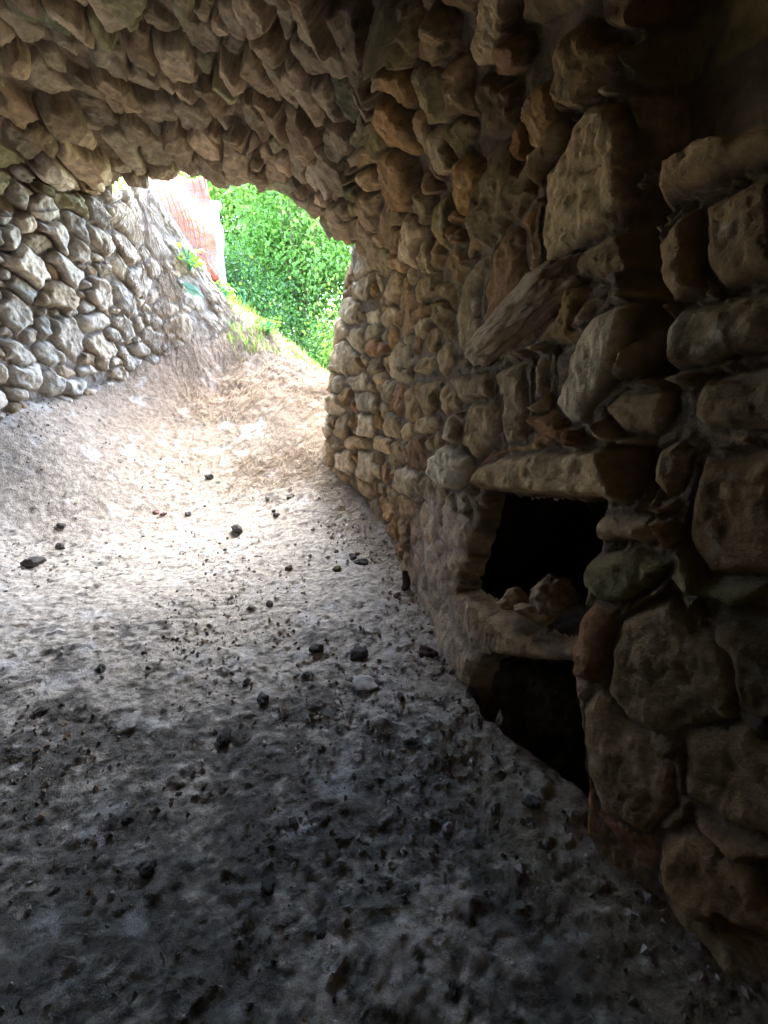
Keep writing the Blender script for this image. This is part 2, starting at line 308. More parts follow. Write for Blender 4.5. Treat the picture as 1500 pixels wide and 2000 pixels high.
# fill-in stones: Poisson-like scatter over the surface, away from traced ones
occ = [(sd_[2], .5 * (np.linalg.norm(sd_[3]) + np.linalg.norm(sd_[4]))) for sd_ in seeds]
occP = [o_[0] for o_ in occ]; occR = [o_[1] for o_ in occ]
side_at = lambda j: 'L' if j < jb[2] else ('R' if j >= jb[8] else 'V')
wmask = np.linalg.norm(np.cross(du, dv), axis=-1) * valid
cdf = np.cumsum(wmask.ravel()); cdf /= cdf[-1]
for u in rng.random(9000):
    k = int(np.searchsorted(cdf, u)); j, s = np.unravel_index(k, (nJ, nS)); P0 = S[j, s]
    dist = np.linalg.norm(P0); side = side_at(j)
    r0 = .035 + .055 * random.random() ** 1.5
    if side == 'L': r0 = .022 + .032 * random.random()
    if side == 'R' and s > sb[4] * .98: r0 *= 1.35
    Pa = np.array(occP); Ra = np.array(occR)
    if (np.linalg.norm(Pa - P0, axis=1) < (Ra * .72 + r0 * .9)).any(): continue
    n = N[j, s]; tS = dv[j, s] / (np.linalg.norm(dv[j, s]) + 1e-9)       # along tunnel
    tJ = np.cross(n, tS)
    an = random.gauss(0, .35)
    if side == 'V': l, wd = r0 * 1.5, r0 * .75
    else: l, wd = r0 * 1.25, r0 * .8
    A = (tS * math.cos(an) + tJ * math.sin(an)) * l; B = (-tS * math.sin(an) + tJ * math.cos(an)) * wd
    c = CC[random.choice('ggpt' if side == 'L' else ('ttbbv' if side == 'V' else 'tbbtro'))]
    seeds.append((j, s, P0, A, B, random.uniform(.03, .06) if side != 'V' else random.uniform(.04, .085), np.array(c)))
    occP.append(P0); occR.append(r0)
print('seeds', n_traced, len(seeds))

warp = np.stack([fbm(S, .09, 3, 100 + k) for k in range(3)], -1) * .020 + np.stack([vnoise(S, .03, 110 + k) for k in range(3)], -1) * .004
SW = S + warp
d1 = np.full((nJ, nS), 9., np.float32); d2 = np.full((nJ, nS), 9., np.float32); cid = np.full((nJ, nS), -1, np.int32)
LU = np.zeros((nJ, nS), np.float32); LV = np.zeros((nJ, nS), np.float32)
stepJ = np.linalg.norm(du, axis=-1); stepS = np.linalg.norm(dv, axis=-1)
for i, (j, s, P0, A, B, H, c) in enumerate(seeds):
    L = max(np.linalg.norm(A), np.linalg.norm(B)) * 2.0
    wj = int(L / max(stepJ[j, s], .002)) + 4; ws = int(L / max(stepS[j, s], .002)) + 4
    wj = min(wj, 220); ws = min(ws, 320)
    a0, a1, b0, b1 = max(j - wj, 0), min(j + wj, nJ), max(s - ws, 0), min(s + ws, nS)
    Q = SW[a0:a1, b0:b1] - P0
    AA, BB, AB = (A * A).sum(), (B * B).sum(), (A * B).sum(); det = AA * BB - AB * AB + 1e-12
    qa = Q @ A; qb = Q @ B
    u = (qa * BB - qb * AB) / det; v = (qb * AA - qa * AB) / det
    pe = 5.0 if (jb[2] <= j < jb[8]) else (3.0 + 2.2 * ((i * 0.618) % 1))
    d = (np.abs(u) ** pe + np.abs(v) ** pe) ** (1 / pe)
    perp = np.abs((Q * N[j, s]).sum(-1)); d = d + perp * 4
    D1 = d1[a0:a1, b0:b1]; D2 = d2[a0:a1, b0:b1]; C = cid[a0:a1, b0:b1]
    cl = d < D1
    D2[:] = np.where(cl, D1, np.minimum(D2, d)); D1[:] = np.where(cl, d, D1); C[:] = np.where(cl, i, C)
    LU[a0:a1, b0:b1] = np.where(cl, u, LU[a0:a1, b0:b1]); LV[a0:a1, b0:b1] = np.where(cl, v, LV[a0:a1, b0:b1])
Hs = np.array([q[5] for q in seeds]); SZ = np.array([min(np.linalg.norm(q[3]), np.linalg.norm(q[4])) for q in seeds]); COLS = np.array([q[6] for q in seeds])
cid0 = np.maximum(cid, 0)
rs = rng.random((len(seeds), 4))
sz = SZ[cid0]; edge = (d2 - d1) * .5 * sz            # ~metres to the neighbouring stone
outer = (1.38 - d1) * sz
e = np.minimum(edge - .002, outer) + .007 * fbm(S, .035, 3, 128) * np.where((Jidx > jb[2]) & (Jidx < jb[7]), .45, 1)
POLY = [  # large traced stones: colour, height (m), outline
 ('t', .012, [(922, 700), (935, 682), (985, 655), (1020, 625), (1075, 575), (1095, 545), (1120, 560), (1108, 590), (1075, 640), (1040, 680), (985, 700), (945, 720)]),
 ('t', .050, [(940, 962), (948, 915), (990, 888), (1090, 880), (1215, 870), (1230, 920), (1245, 985), (1170, 982), (1060, 970)]),
 ('t', .045, [(1075, 400), (1085, 340), (1120, 275), (1150, 230), (1180, 195), (1235, 195), (1255, 280), (1255, 400), (1220, 450), (1150, 490), (1090, 530), (1070, 480)]),
 ('r', .040, [(960, 560), (985, 490), (1020, 440), (1045, 450), (1055, 560), (1000, 620), (965, 635)]),
 ('p', .050, [(1097, 785), (1130, 700), (1160, 630), (1215, 600), (1262, 590), (1258, 660), (1225, 740), (1180, 800), (1170, 835), (1130, 825)]),
 ('t', .035, [(980, 720), (1045, 705), (1050, 790), (1048, 860), (1000, 868), (985, 800)]),
 ('t', .035, [(1054, 720), (1065, 690), (1090, 700), (1088, 760), (1070, 790), (1055, 770)]),
 ('b', .060, [(1283, 400), (1295, 330), (1320, 290), (1420, 260), (1500, 230), (1560, 210), (1560, 310), (1450, 350), (1370, 385), (1300, 420)]),
 ('b', .050, [(1300, 480), (1340, 430), (1380, 400), (1380, 520), (1390, 570), (1340, 600), (1305, 560)]),
 ('b', .050, [(1388, 400), (1560, 330), (1560, 550), (1425, 570), (1393, 520)]),
 ('b', .055, [(1320, 640), (1340, 606), (1500, 570), (1560, 565), (1560, 680), (1400, 710), (1330, 725), (1318, 690)]),
 ('b', .050, [(1365, 790), (1385, 740), (1560, 700), (1560, 840), (1400, 840), (1370, 820)]),
 ('t', .045, [(1190, 800), (1230, 760), (1330, 755), (1335, 800), (1300, 850), (1230, 850)]),
 ('t', .050, [(1163, 1015), (1185, 1000), (1290, 1000), (1310, 1040), (1280, 1060), (1180, 1055)]),
 ('v', .060, [(1153, 1110), (1165, 1075), (1250, 1065), (1330, 1090), (1290, 1140), (1240, 1170), (1190, 1170), (1160, 1140)]),
 ('r', .050, [(1140, 1200), (1170, 1165), (1215, 1185), (1210, 1260), (1190, 1330), (1140, 1320), (1126, 1280)]),
 ('b', .045, [(1207, 1260), (1225, 1200), (1330, 1150), (1440, 1260), (1460, 1400), (1400, 1480), (1250, 1400), (1200, 1340)]),
 ('t', .035, [(1140, 1380), (1180, 1345), (1260, 1415), (1330, 1480), (1340, 1560), (1270, 1620), (1180, 1570), (1150, 1500)]),
 ('b', .045, [(1283, 930), (1300, 870), (1340, 850), (1370, 880), (1350, 960), (1310, 980)]),
 ('b', .050, [(1385, 890), (1560, 860), (1560, 1120), (1400, 1120), (1350, 1040)]),
 ('b', .035, [(925, 790), (990, 780), (985, 868), (940, 900), (915, 870)]),
 ('t', .050, [(1130, 640), (1160, 590), (1205, 565), (1200, 590), (1160, 635)]),
 ('b', .040, [(900, 620), (925, 540), (955, 500), (975, 500), (955, 570), (950, 650), (925, 690), (905, 680)]),
 ('b', .040, [(1345, 1420), (1475, 1400), (1580, 1480), (1580, 1640), (1440, 1600), (1350, 1540)]),
 ('t', .014, [(870, 1128), (925, 1154), (985, 1204), (1060, 1259), (1132, 1289), (1127, 1297), (985, 1287), (930, 1262), (890, 1210)]),
]
def inpoly(px, py, poly, grow=0):
    poly = np.array(poly, float); ins = np.zeros(px.shape, bool); dmin = np.full(px.shape, 1e9); n = len(poly)
    for i in range(n):
        x1, y1 = poly[i]; x2, y2 = poly[(i + 1) % n]
        c = ((y1 > py) != (y2 > py)) & (px < (x2 - x1) * (py - y1) / (y2 - y1 + 1e-12) + x1); ins ^= c
        tt = np.clip(((px - x1) * (x2 - x1) + (py - y1) * (y2 - y1)) / ((x2 - x1) ** 2 + (y2 - y1) ** 2), 0, 1)
        dmin = np.minimum(dmin, np.hypot(px - x1 - tt * (x2 - x1), py - y1 - tt * (y2 - y1)))
    return np.where(ins, dmin, -dmin)
nearR = (Jidx >= jb[7]) & (Sidx > sb[3] - 40) & vis & (DEP < 2.2)
jx = 9 * fbm(S, .05, 4, 191); jy = 9 * fbm(S, .05, 4, 192)
polyid = np.full(S.shape[:2], -1)
for q_, (c_, H_, pg) in enumerate(POLY):
    ep = np.where(nearR, inpoly(PXv + jx, PYv + jy, pg) * DEP / F_PX, -10.)
    new = len(seeds) + q_; ins = ep > 0
    e = np.where(ins, ep, np.minimum(e, -ep - .004)); cid0 = np.where(ins, new, cid0); polyid = np.where(ins, q_, polyid)
    cx_, cy_ = np.mean(pg, 0); sc_ = np.std(pg, 0) + 20
    LU = np.where(ins, (PXv - cx_) / sc_[0] * .6, LU); LV = np.where(ins, (PYv - cy_) / sc_[1] * .6, LV); sz = np.where(ins, .10, sz)
Hs = np.r_[Hs, [p_[1] / .62 for p_ in POLY]]; COLS = np.r_[COLS, [CC[p_[0]] for p_ in POLY]]; rs = rng.random((len(seeds) + len(POLY), 4)); NSD = len(rs)
wd = np.clip(sz * .42, .010, .035) * np.where((Jidx > jb[2]) & (Jidx < jb[7]), .5, .85)
t = np.clip(e / wd, 0, 1); prof = (1 - (1 - t) ** 2.6)
ang3 = rng.random((NSD, 4)) * 6.283; off3 = rng.uniform(.45, 1.0, (NSD, 4)); slo3 = rng.uniform(.25, .8, (NSD, 4))
pl = np.full(S.shape[:2], 1.12)
for k_ in range(4):
    pl = np.minimum(pl, 1.12 - slo3[cid0, k_] * np.maximum(LU * np.cos(ang3[cid0, k_]) + LV * np.sin(ang3[cid0, k_]) - off3[cid0, k_] + .45 * vnoise(S, .05, 131 + k_), 0))
pl = np.where((Jidx > jb[2]) & (Jidx < jb[7]), np.maximum(pl, .78), pl)
prof = prof * np.clip(pl, .35, 1.2)
tilt = ((rs[cid0, 0] - .5) * LU + (rs[cid0, 1] - .5) * LV) * .55
Hc = Hs[cid0] * np.where((Jidx > jb[2]) & (Jidx < jb[7]), .35 + .75 * rs[cid0, 3], 1) * np.where(Jidx < jb[2], .8, np.where(Jidx < jb[7], .95, .50))
facet = np.abs(fbm(S, .075, 3, 130)) * .022 * prof
rough_ = fbm(S, .07, 6, 140, .62)
isV = sstep(jb[2] - 6, jb[2] + 6, Jidx) * sstep(jb[8] - 5, jb[8] - 60, Jidx)
deep = sstep(-.15, .25, fbm(S, .22, 2, 145)) * np.where(Jidx < jb[8], 1, .7); deep = np.maximum(deep, isV)      # open joints here and there, earth-filled elsewhere
prof2 = np.maximum(prof, (.36 - .36 * deep) * (1 + .25 * fbm(S, .025, 3, 146)))
lowr = sstep(1250, 1450, PYv) * sstep(1130, 1200, PXv) * (Jidx >= jb[8]) * vis; prof2 = prof2 * (1 - .6 * lowr) + .6 * lowr * (.55 + .35 * prof + .25 * fbm(S, .08, 4, 147))
h = prof2 * Hc * (1 + tilt * 1.0) + facet * .8 + (.3 + .7 * prof) * .015 * rough_ * (1 - .45 * isV) + .005 * fbm(S, .02, 3, 150, .7) - prof * .0035 * sstep(.25, .6, vnoise(S, .016, 160))
h = h + .010 * fbm(S, .06, 3, 170) * (1 - prof)
# earthy, half-buried ends
buried = sstep(sb[2] + 10, sb[1], Sidx) * (Jidx <= jb[2]) * 1.0
low = sstep(1, 0, (S[..., 2] - ground_base(S[..., 0], S[..., 1])) / .10) * (Jidx >= jb[8])
buried = np.maximum(buried * .65, low * .2)
h = h * (1 - buried) + buried * (.035 + .03 * fbm(S, .12, 4, 180))
PLINTH = [(830, 960), (945, 960), (915, 1060), (890, 1150), (985, 1290), (950, 1330), (955, 1450), (880, 1400), (790, 1170), (800, 1020)]
# the two niches in the right wall
def inpoly(px, py, poly, grow=0):
    poly = np.array(poly, float); ins = np.zeros(px.shape, bool); dmin = np.full(px.shape, 1e9); n = len(poly)
    for i in range(n):
        x1, y1 = poly[i]; x2, y2 = poly[(i + 1) % n]
        c = ((y1 > py) != (y2 > py)) & (px < (x2 - x1) * (py - y1) / (y2 - y1 + 1e-12) + x1); ins ^= c
        tt = np.clip(((px - x1) * (x2 - x1) + (py - y1) * (y2 - y1)) / ((x2 - x1) ** 2 + (y2 - y1) ** 2), 0, 1)
        dmin = np.minimum(dmin, np.hypot(px - x1 - tt * (x2 - x1), py - y1 - tt * (y2 - y1)))
    return np.where(ins, dmin, -dmin)
NICHE1 = [(945, 952), (1195, 972), (1185, 1060), (1162, 1120), (1150, 1190), (1134, 1282), (1060, 1262), (965, 1212), (890, 1160), (915, 1060)]
NICHE2 = [(945, 1276), (1128, 1290), (1138, 1400), (1150, 1500), (1150, 1640), (1060, 1600), (960, 1560), (905, 1420), (915, 1330)]
wob = 10 * fbm(S, .05, 3, 190)
right = (Jidx >= jb[8]) & (Sidx > sb[3]) & vis
pq = sstep(-12, 22, np.where(right, inpoly(PXv + 2 * wob, PYv + 2 * wob, PLINTH), -1e3)) * .62
h = h * (1 - pq) + pq * (.008 + .03 * fbm(S, .09, 5, 181)); buried = np.maximum(buried, pq)
nd = np.where(right, np.maximum(inpoly(PXv + wob, PYv + wob, NICHE1), inpoly(PXv + wob, PYv + wob, NICHE2)), -1e3)
h = np.where(nd > -10, h * (.25 + .75 * sstep(4, -10, nd)), h) - .06 * sstep(1, 14, nd)
# deep dark gaps between the large stones on the right
GAPS = [[(1255, 380), (1330, 330), (1300, 470), (1320, 620), (1330, 760), (1270, 740), (1262, 600), (1235, 560), (1225, 470)], [(1200, 880), (1290, 850), (1290, 990), (1230, 960)], [(1258, 20), (1290, -120), (1650, -120), (1650, 240), (1400, 280), (1310, 335), (1262, 330), (1262, 190)]]
for g in GAPS:
    gd = np.where((Jidx >= jb[7]) & vis, inpoly(PXv + wob, PYv + wob, g), -1e3); q = sstep(-8, 16, gd); h = h * (1 - q) - .08 * q
V = S + N * h[..., None]
# colours
vv_ = ((Jidx > jb[2]) & (Jidx < jb[7]))[..., None]
cc = COLS[cid0] * np.where(vv_, .55 + .7 * rs[cid0, 2:3], .72 + .5 * rs[cid0, 2:3]) * np.where((Jidx > jb[7])[..., None], np.array([1.06, .95, .76]), 1) * (1 + .12 * (rs[cid0][..., 3:4] - .5) * np.array([1, 0, -1]))
mo = fbm(S, .10, 4, 200)[..., None]; cc = cc * (1 + .28 * mo)
fs_ = fbm(S, .025, 4, 205, .7)[..., None]; cc = cc * (1 + .35 * fs_)
lich = sstep(.2, .5, fbm(S, .045, 5, 210, .7))[..., None]; cc = cc * (1 - .35 * lich) + np.array([.52, .50, .44]) * .35 * lich
joint = np.array([.20, .15, .105]) * (1 + .3 * fbm(S, .03, 3, 220)[..., None])
jl = np.where((Jidx < jb[2])[..., None], np.array([.30, .27, .24]), joint)
pf = sstep(.0, .45, t)[..., None]; cc = cc * pf + jl * (1 - pf)
bb = buried[..., None]; cc = cc * (1 - bb * .8) + (np.array([.42, .34, .27]) * (1 + .35 * fbm(S, .05, 4, 230)[..., None])) * bb * .8
cc = np.clip(cc, .02, .8)

SPLIT = {1: ('lintel', 'long flat stone spanning the top of the upper niche'), len(POLY) - 1: ('ledge', 'rough plastered shelf dividing the upper and lower niches'), 4: ('large_stone', 'large pale slab standing on edge above the lintel'), 2: ('large_stone', 'tall pale pitted stone, the largest in the wall'), 3: ('large_stone', 'reddish stone left of the tall pitted one'), 15: ('large_stone', 'reddish stone at the lower right of the upper niche')}
WZ0 = .27
def submesh(name, j0, j1, s0, s1, parent=None, only=None):
    a = V[j0:j1 + 1, s0:s1 + 1]; F_ = grid_faces(*a.shape[:2]); F_ = F_[(nd[j0:j1 + 1, s0:s1 + 1].ravel()[F_] < 13).any(1)]
    pid = polyid[j0:j1 + 1, s0:s1 + 1].ravel()[F_[:, 0]]
    if j0 == 0:
        q = a.reshape(-1, 3)[F_[:, 0]]; pxq = PXv[j0:j1 + 1, s0:s1 + 1].ravel()[F_[:, 0]]
        F_ = F_[~((q[:, 1] > 1.32) & (q[:, 1] < 1.85) & (q[:, 2] > WZ0) & (q[:, 2] < .50) & (pxq < -60))]; pid = polyid[j0:j1 + 1, s0:s1 + 1].ravel()[F_[:, 0]]  # unseen opening added in the left wall to let fill light in
    if only is not None: F_ = F_[pid == only]; used, inv = np.unique(F_, return_inverse=True); return make_mesh(name, a.reshape(-1, 3)[used], inv.reshape(F_.shape), M_stone, parent, cc[j0:j1 + 1, s0:s1 + 1].reshape(-1, 3)[used])
    if name == 'masonry': F_ = F_[~np.isin(pid, list(SPLIT))]
    return make_mesh(name, a.reshape(-1, 3), F_, M_stone, parent, cc[j0:j1 + 1, s0:s1 + 1].reshape(-1, 3))
left = submesh('stone_wall', 0, jb[2], 0, nS - 1)
tag(left, 'grey rubble stone wall beside the lit dusty slope, its far end buried in earth', 'stone wall', 'rubble walls of the tunnel')
vault = empty('stone_vault', (-.8, 1.5, 0)); 
vm = submesh('ceiling_masonry', jb[2], jb[8], sb[2], nS - 1)
tag(vault, 'low vaulted ceiling of hanging brown stones over the passage, open at the far end', 'vault')
rw = empty('stone_wall', (.3, 1.2, -.95))
rm = submesh('masonry', jb[8], nJ - 1, 0, nS - 1)
sp_objs = [submesh('outer_masonry', jb[7], jb[8], 0, sb[2] + 3)]
for q_, (nm_, lb_) in SPLIT.items():
    if ((polyid == q_) & (Jidx > jb[8])).sum() > 50: o_ = submesh(nm_, jb[8], nJ - 1, 0, nS - 1, None, q_); o_['label'] = lb_; sp_objs.append(o_)
tag(rw, 'brown stone wall with two dark niches one above the other', 'stone wall', 'rubble walls of the tunnel')
# hollow interiors of the two niches
def nearest_pt(px, py):
    (j, s), _ = nearest_idx(px, py); return S[j, s], N[j, s]
def hollow(poly, depth, label, seed):
    ring, nn = [], []
    for i in range(len(poly)):
        (x1, y1), (x2, y2) = poly[i], poly[(i + 1) % len(poly)]
        for t_ in np.arange(8) / 8:
            p, n_ = nearest_pt(x1 + (x2 - x1) * t_, y1 + (y2 - y1) * t_); ring.append(p); nn.append(n_)
    ring = np.array(ring); d_ = -np.mean(nn, 0); d_[2] = 0; d_ /= np.linalg.norm(d_); c_ = ring.mean(0)
    lay = [c_ + (ring - c_) * (1.04 if t_ == 0 else 1.0 + .12 * min(t_ * 4, 1)) + d_ * (depth * t_ - .004) for t_ in np.linspace(0, 1, 24)]
    back = c_ + d_ * depth
    for q in (.8, .6, .4, .2, .02): lay.append(back + (ring - c_) * q * 1.12)
    L_ = np.array(lay); L_ = L_ + np.stack([fbm(L_, .09, 4, seed + q) for q in range(3)], -1) * .03 * np.clip(np.arange(len(L_)) / 4, 0, 1)[:, None, None]
    L_ = np.concatenate([L_, L_[:, :1]], 1)
    cl = np.array([.13, .10, .075]) * (1 + .4 * fbm(L_, .05, 4, seed)[..., None])  # dark base colour puts the niche's shade into its surface
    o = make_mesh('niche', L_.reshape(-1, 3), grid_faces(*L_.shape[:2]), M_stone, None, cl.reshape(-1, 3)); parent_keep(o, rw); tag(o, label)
def parent_keep(o, p):
    o.parent = p; o.matrix_parent_inverse = Matrix.Translation(-Vector(p.location))
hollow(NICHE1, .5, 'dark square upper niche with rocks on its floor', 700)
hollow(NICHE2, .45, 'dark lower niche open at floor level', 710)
# outer face of the vault above the rim
rim = V[jb[2]:jb[8] + 1, sb[2]]; k = len(rim)
rows = [rim]
for dy, dz in ((.03, .06), (.10, .14), (.12, .3), (.0, .55), (-.35, .62)):
    q = rim + np.array([0, dy, dz]) + N[jb[2]:jb[8] + 1, sb[2]] * 0; q = q + np.stack([fbm(q, .1, 3, 300 + c_) for c_ in range(3)], -1) * .04; rows.append(q)
rv = np.array(rows)
rim_o = make_mesh('outer_face', rv.reshape(-1, 3), grid_faces(len(rows), k), M_stone, None, np.tile(cc[jb[2]:jb[8] + 1, sb[2]], (len(rows), 1)) * 1.1)
def parent_keep(o, p):
    o.parent = p; o.matrix_parent_inverse = Matrix.Translation(-Vector(p.location))
for o, p in ((vm, vault), (rim_o, vault), (rm, rw), *[(o_, rw) for o_ in sp_objs]): parent_keep(o, p)

# ------------------------------------------------------------------ hillside covering the vault
hx = np.linspace(-2.0, 8, 80); hv = np.linspace(0, 1, 90)  # stops short on the left so the added wall opening sees sky
HX, HV = np.meshgrid(hx, hv)
yf = np.interp(HX, [-9, -2.2, -1.6, -1.2, -.5, 0, .25, 1, 8], [4.2, 3.5, 3.1, 2.95, 2.85, 2.6, 2.5, 2.9, 4])
HY = yf - HV ** 1.5 * 10
HZ = 1.55 + .5 * np.sin(HX * .5 + 1) * sstep(0, .3, HV) + .5 * sstep(0, .35, HV) - 2.6 * sstep(4, 8, np.abs(HX)) + .12 * fbm(np.stack([HX, HY, HX * 0], -1), .7, 4, 310)
H3 = np.stack([HX, HY, HZ], -1)
skirt = H3[0:1].copy(); skirt[..., 2] = np.where((skirt[..., 0] < -2.1) | (skirt[..., 0] > .35), -1.2, skirt[..., 2] - .15); skirt[..., 1] += np.where((skirt[..., 0] < -2.1) | (skirt[..., 0] > .35), .15, 0)
H3 = np.concatenate([skirt, H3])
tag(make_mesh('hillside', H3.reshape(-1, 3), grid_faces(*H3.shape[:2]), M_hill), 'earth covering the stone vault', kind='structure')

# ------------------------------------------------------------------ single rocks
def ico(level):
    import bmesh
    bm = bmesh.new(); bmesh.ops.create_icosphere(bm, subdivisions=level, radius=1)
    v = np.array([q.co[:] for q in bm.verts]); f = np.array([[q.index for q in fc.verts] for fc in bm.faces]); bm.free(); return v, f
ICO = {k: ico(k) for k in (2, 3, 4, 5, 6)}
def rock_mesh(level, size, seed, boxy=3.0, rough=.18, cuts=7):
    v, f = ICO[level]; v = v.copy()
    r = (np.abs(v) ** boxy).sum(1) ** (-1 / boxy); v = v * r[:, None]
    g = np.random.default_rng(seed)
    for _ in range(cuts):
        n = g.normal(size=3); n /= np.linalg.norm(n); dd = g.uniform(.68, .95); q = v @ n; ov = np.maximum(q - dd, 0); v = v - n * ov[:, None] * .85
    v = v * (1 + rough * fbm(v + seed * 3.3, .8, 3, seed) + rough * .45 * fbm(v + seed, .25, 4, seed + 9))[:, None]
    return v * np.array(size), f
def rock_col(v, base, seed, s=.05):
    return np.clip(np.array(base) * (1 + .35 * fbm(v, s, 4, seed)[:, None]) , .01, .8)
def place_rock(name, P0, size, axes, base, seed, level=5, parent=None, **kw):
    v, f = rock_mesh(level, size, seed, **kw)
    c = rock_col(v, base, seed, max(min(size) * .5, .01))
    lx, lz = Vector(axes[0]).normalized(), Vector(axes[1]).normalized(); ly = lz.cross(lx).normalized(); lz = lx.cross(ly)
    M = Matrix((lx, ly, lz)).transposed().to_4x4(); M.translation = Vector(P0)
    o = make_mesh(name, v, f, M_rock, None, c); 
    if parent: o.parent = parent; o.matrix_parent_inverse = Matrix.Translation(-Vector(parent.location))
    o.matrix_basis = M
    return o
def surf(px, py):
    (j, s), _ = nearest_idx(px, py); return S[j, s], N[j, s]
def bar(name, p1, p2, half_w, half_d, prot, base, seed, **kw):
    (x1, y1), (x2, y2) = p1, p2
    A, nA = surf(x1, y1); B, nB = surf(x2, y2); n = nA + nB; n /= np.linalg.norm(n)
    c = (A + B) / 2 + n * prot; ax = B - A; L = np.linalg.norm(ax)
    return place_rock(name, c, (L / 2 * 1.04, half_w, half_d), (ax, n), base, seed, parent=rw, **kw)
tag(bar('projecting_stone', (930, 704), (1145, 530), .046, .06, .03, (.36, .27, .175), 16, level=6, boxy=2.7, rough=.30, cuts=6), 'long pale stone jutting diagonally from the wall')
# ------------------------------------------------------------------ stones lying in the niche
def niche_rock(px, py, back, size, base, seed, label, yaw=.3):
    P0, n = surf(px, py); r = ray(px, py); P = P0 + r / np.linalg.norm(r) * back
    o = place_rock('loose_rock', P, size, ((math.cos(yaw), math.sin(yaw), .1), (0, .1, 1)), base, seed, level=5, boxy=3, rough=.38, cuts=14)
    tag(o, label, 'rock', 'rocks lying in the upper niche')
niche_rock(1003, 1172, .03, (.045, .03, .028), (.45, .32, .2), 21, 'small light-tipped rock at the left end of the upper niche floor')
niche_rock(1082, 1168, .09, (.06, .05, .046), (.30, .22, .15), 22, 'larger brown rock at the back of the rocks in the upper niche', 1.0)
niche_rock(1052, 1200, .02, (.052, .03, .026), (.42, .31, .18), 23, 'wedge-shaped rock in front of the larger one in the upper niche', -.4)

# ------------------------------------------------------------------ stones on the floor
LS = """464 1029 13 .06 round dark stone alone in the middle of the pale floor
409 929 8 .07 small dark stone highest up the pale floor toward the exit
367 1002 8 .09 small grey stone right of the reddish pair on the pale floor
305 998 7 .12r left one of two small reddish stones side by side
320 1001 7 .12r right one of two small reddish stones side by side
120 1024 9 .06 dark stone on the left slope above a larger dark stone
118 1063 11 .05 dark stone on the left slope just below a smaller one
68 1090 19 .05 flat dark stone nearest the left edge of the pale slope
540 1004 7 .05 dark pebble directly below a smaller pebble right of the lone round stone
536 996 6 .07 tiny pebble touching the dark pebble right of the lone round stone
523 971 6 .09 small pebble on the pale floor above the two touching pebbles
565 970 6 .10 reddish pebble nearest the foot of the brown wall corner
565 1107 10 .05 dark crumbled stone left of the yellowish flat-topped stone
660 1108 10 .12 olive flat-topped stone at the edge of the pale floor
690 1085 9 .04 dark stone at the left end of the dark row beside the wall foot
709 1092 15 .04 largest dark stone of the row beside the wall foot
697 1080 7 .05r purplish stone in the middle of the row beside the wall foot
658 1075 6 .05 pebble just above the dark row beside the wall foot
776 1161 9 .05r purplish stone below the upright wood stub
527 1176 9 .06 dark pebble in the middle of the pale floor below the lone round stone
489 1186 7 .05 dark pebble left of its neighbour in the middle of the floor
617 1260 17 .04 dark stone at the upper left of three large ones where the floor darkens
699 1268 22 .04 large black stone centred above the pale buried boulder
837 1268 20 .05r reddish brown stone lying at the foot of the shelf
597 1315 10 .04 dark stone beside a pebble left of the pale buried boulder
484 1328 12 .04 dark stone just above left of another dark lump
513 1360 14 .04 dark lump on the grey floor left of centre
783 1358 9 .05r small purplish stone below right of the pale buried boulder
802 1443 13 .04 dark stone directly above the pale streak on the floor
439 1432 20 .03 black stone above the darker foreground floor left of centre
580 1313 11 .42 small whitish stone beside a dark one where the floor darkens
712 1318 30 .46 pale boulder mostly buried in the grey floor
730 1299 9 .40t light tan chip resting on top of the pale buried boulder
522 1720 22 .03 tall black stone in the dark foreground left of centre
294 1684 20 .03 black stone in the dark foreground below bright specks
626 1805 22 .03 black oval stone in the dark foreground below the tall one
497 1870 17 .03 black stone near the bottom edge left of the oval one
252 1592 14 .03 dark stone above left of the bright specks
574 1602 15 .03 dark stone in the grey middle foreground
874 1610 15 .28 grey stone in the right foreground away from the others
885 1925 20 .03 black stone near the bottom edge right of centre
672 1820 12 .03 small black stone right of the black oval stone
692 1513 8 .03 small black pebble left of the pale streak
350 1550 10 .04 dark pebble between foreground stones left of centre
265 1637 8 .60 bright white chip in the dark left foreground
280 1652 5 .60 smaller bright chip below right of the bright white chip
200 1300 14 .05 dark flat stone on the left where the floor turns grey
80 1385 16 .05 dark stone near the left edge where the floor turns grey
250 1395 34 .36 pale flat slab sunk in the floor left of centre
1040 1560 16 .05 dark stone near the mouth of the lower niche"""
for i, ln in enumerate(LS.strip().split('\n')):
    f = ln.split(' ', 4); px, py, r = float(f[0]), float(f[1]), float(f[2]); cv = f[3]; hue = cv[-1] if cv[-1] in 'rt' else ''; al = float(cv.rstrip('rt')); al = al + .05 if al < .2 else al
    base = np.array([al, al * .95, al * .88]) if not hue else (np.array([al * 1.3, al * .8, al * .75]) if hue == 'r' else np.array([al, al * .8, al * .6]))
    if 'olive' in ln: base = np.array([.13, .12, .06])
    P = ground_hit(px, py + r * .6); dist = np.linalg.norm(P); rad = r * P[1] / F_PX * (1.15 if py > 1350 else 1.0)
    g = random.Random(i); yaw = g.uniform(0, 3.1); fl = .32 if r >= 28 else g.uniform(.55, .8)
    o = place_rock('loose_stone', P + np.array([0, 0, rad * fl * (.15 if r >= 28 else .38)]), (rad * g.uniform(.95, 1.2), rad * g.uniform(.7, 1.0), rad * fl), ((math.cos(yaw), math.sin(yaw), 0), (g.uniform(-.2, .2), g.uniform(-.2, .2), 1)), base, 400 + i, level=4, boxy=2.4, rough=.42, cuts=14)
    tag(o, f[4], 'stone', 'stones scattered on the floor')

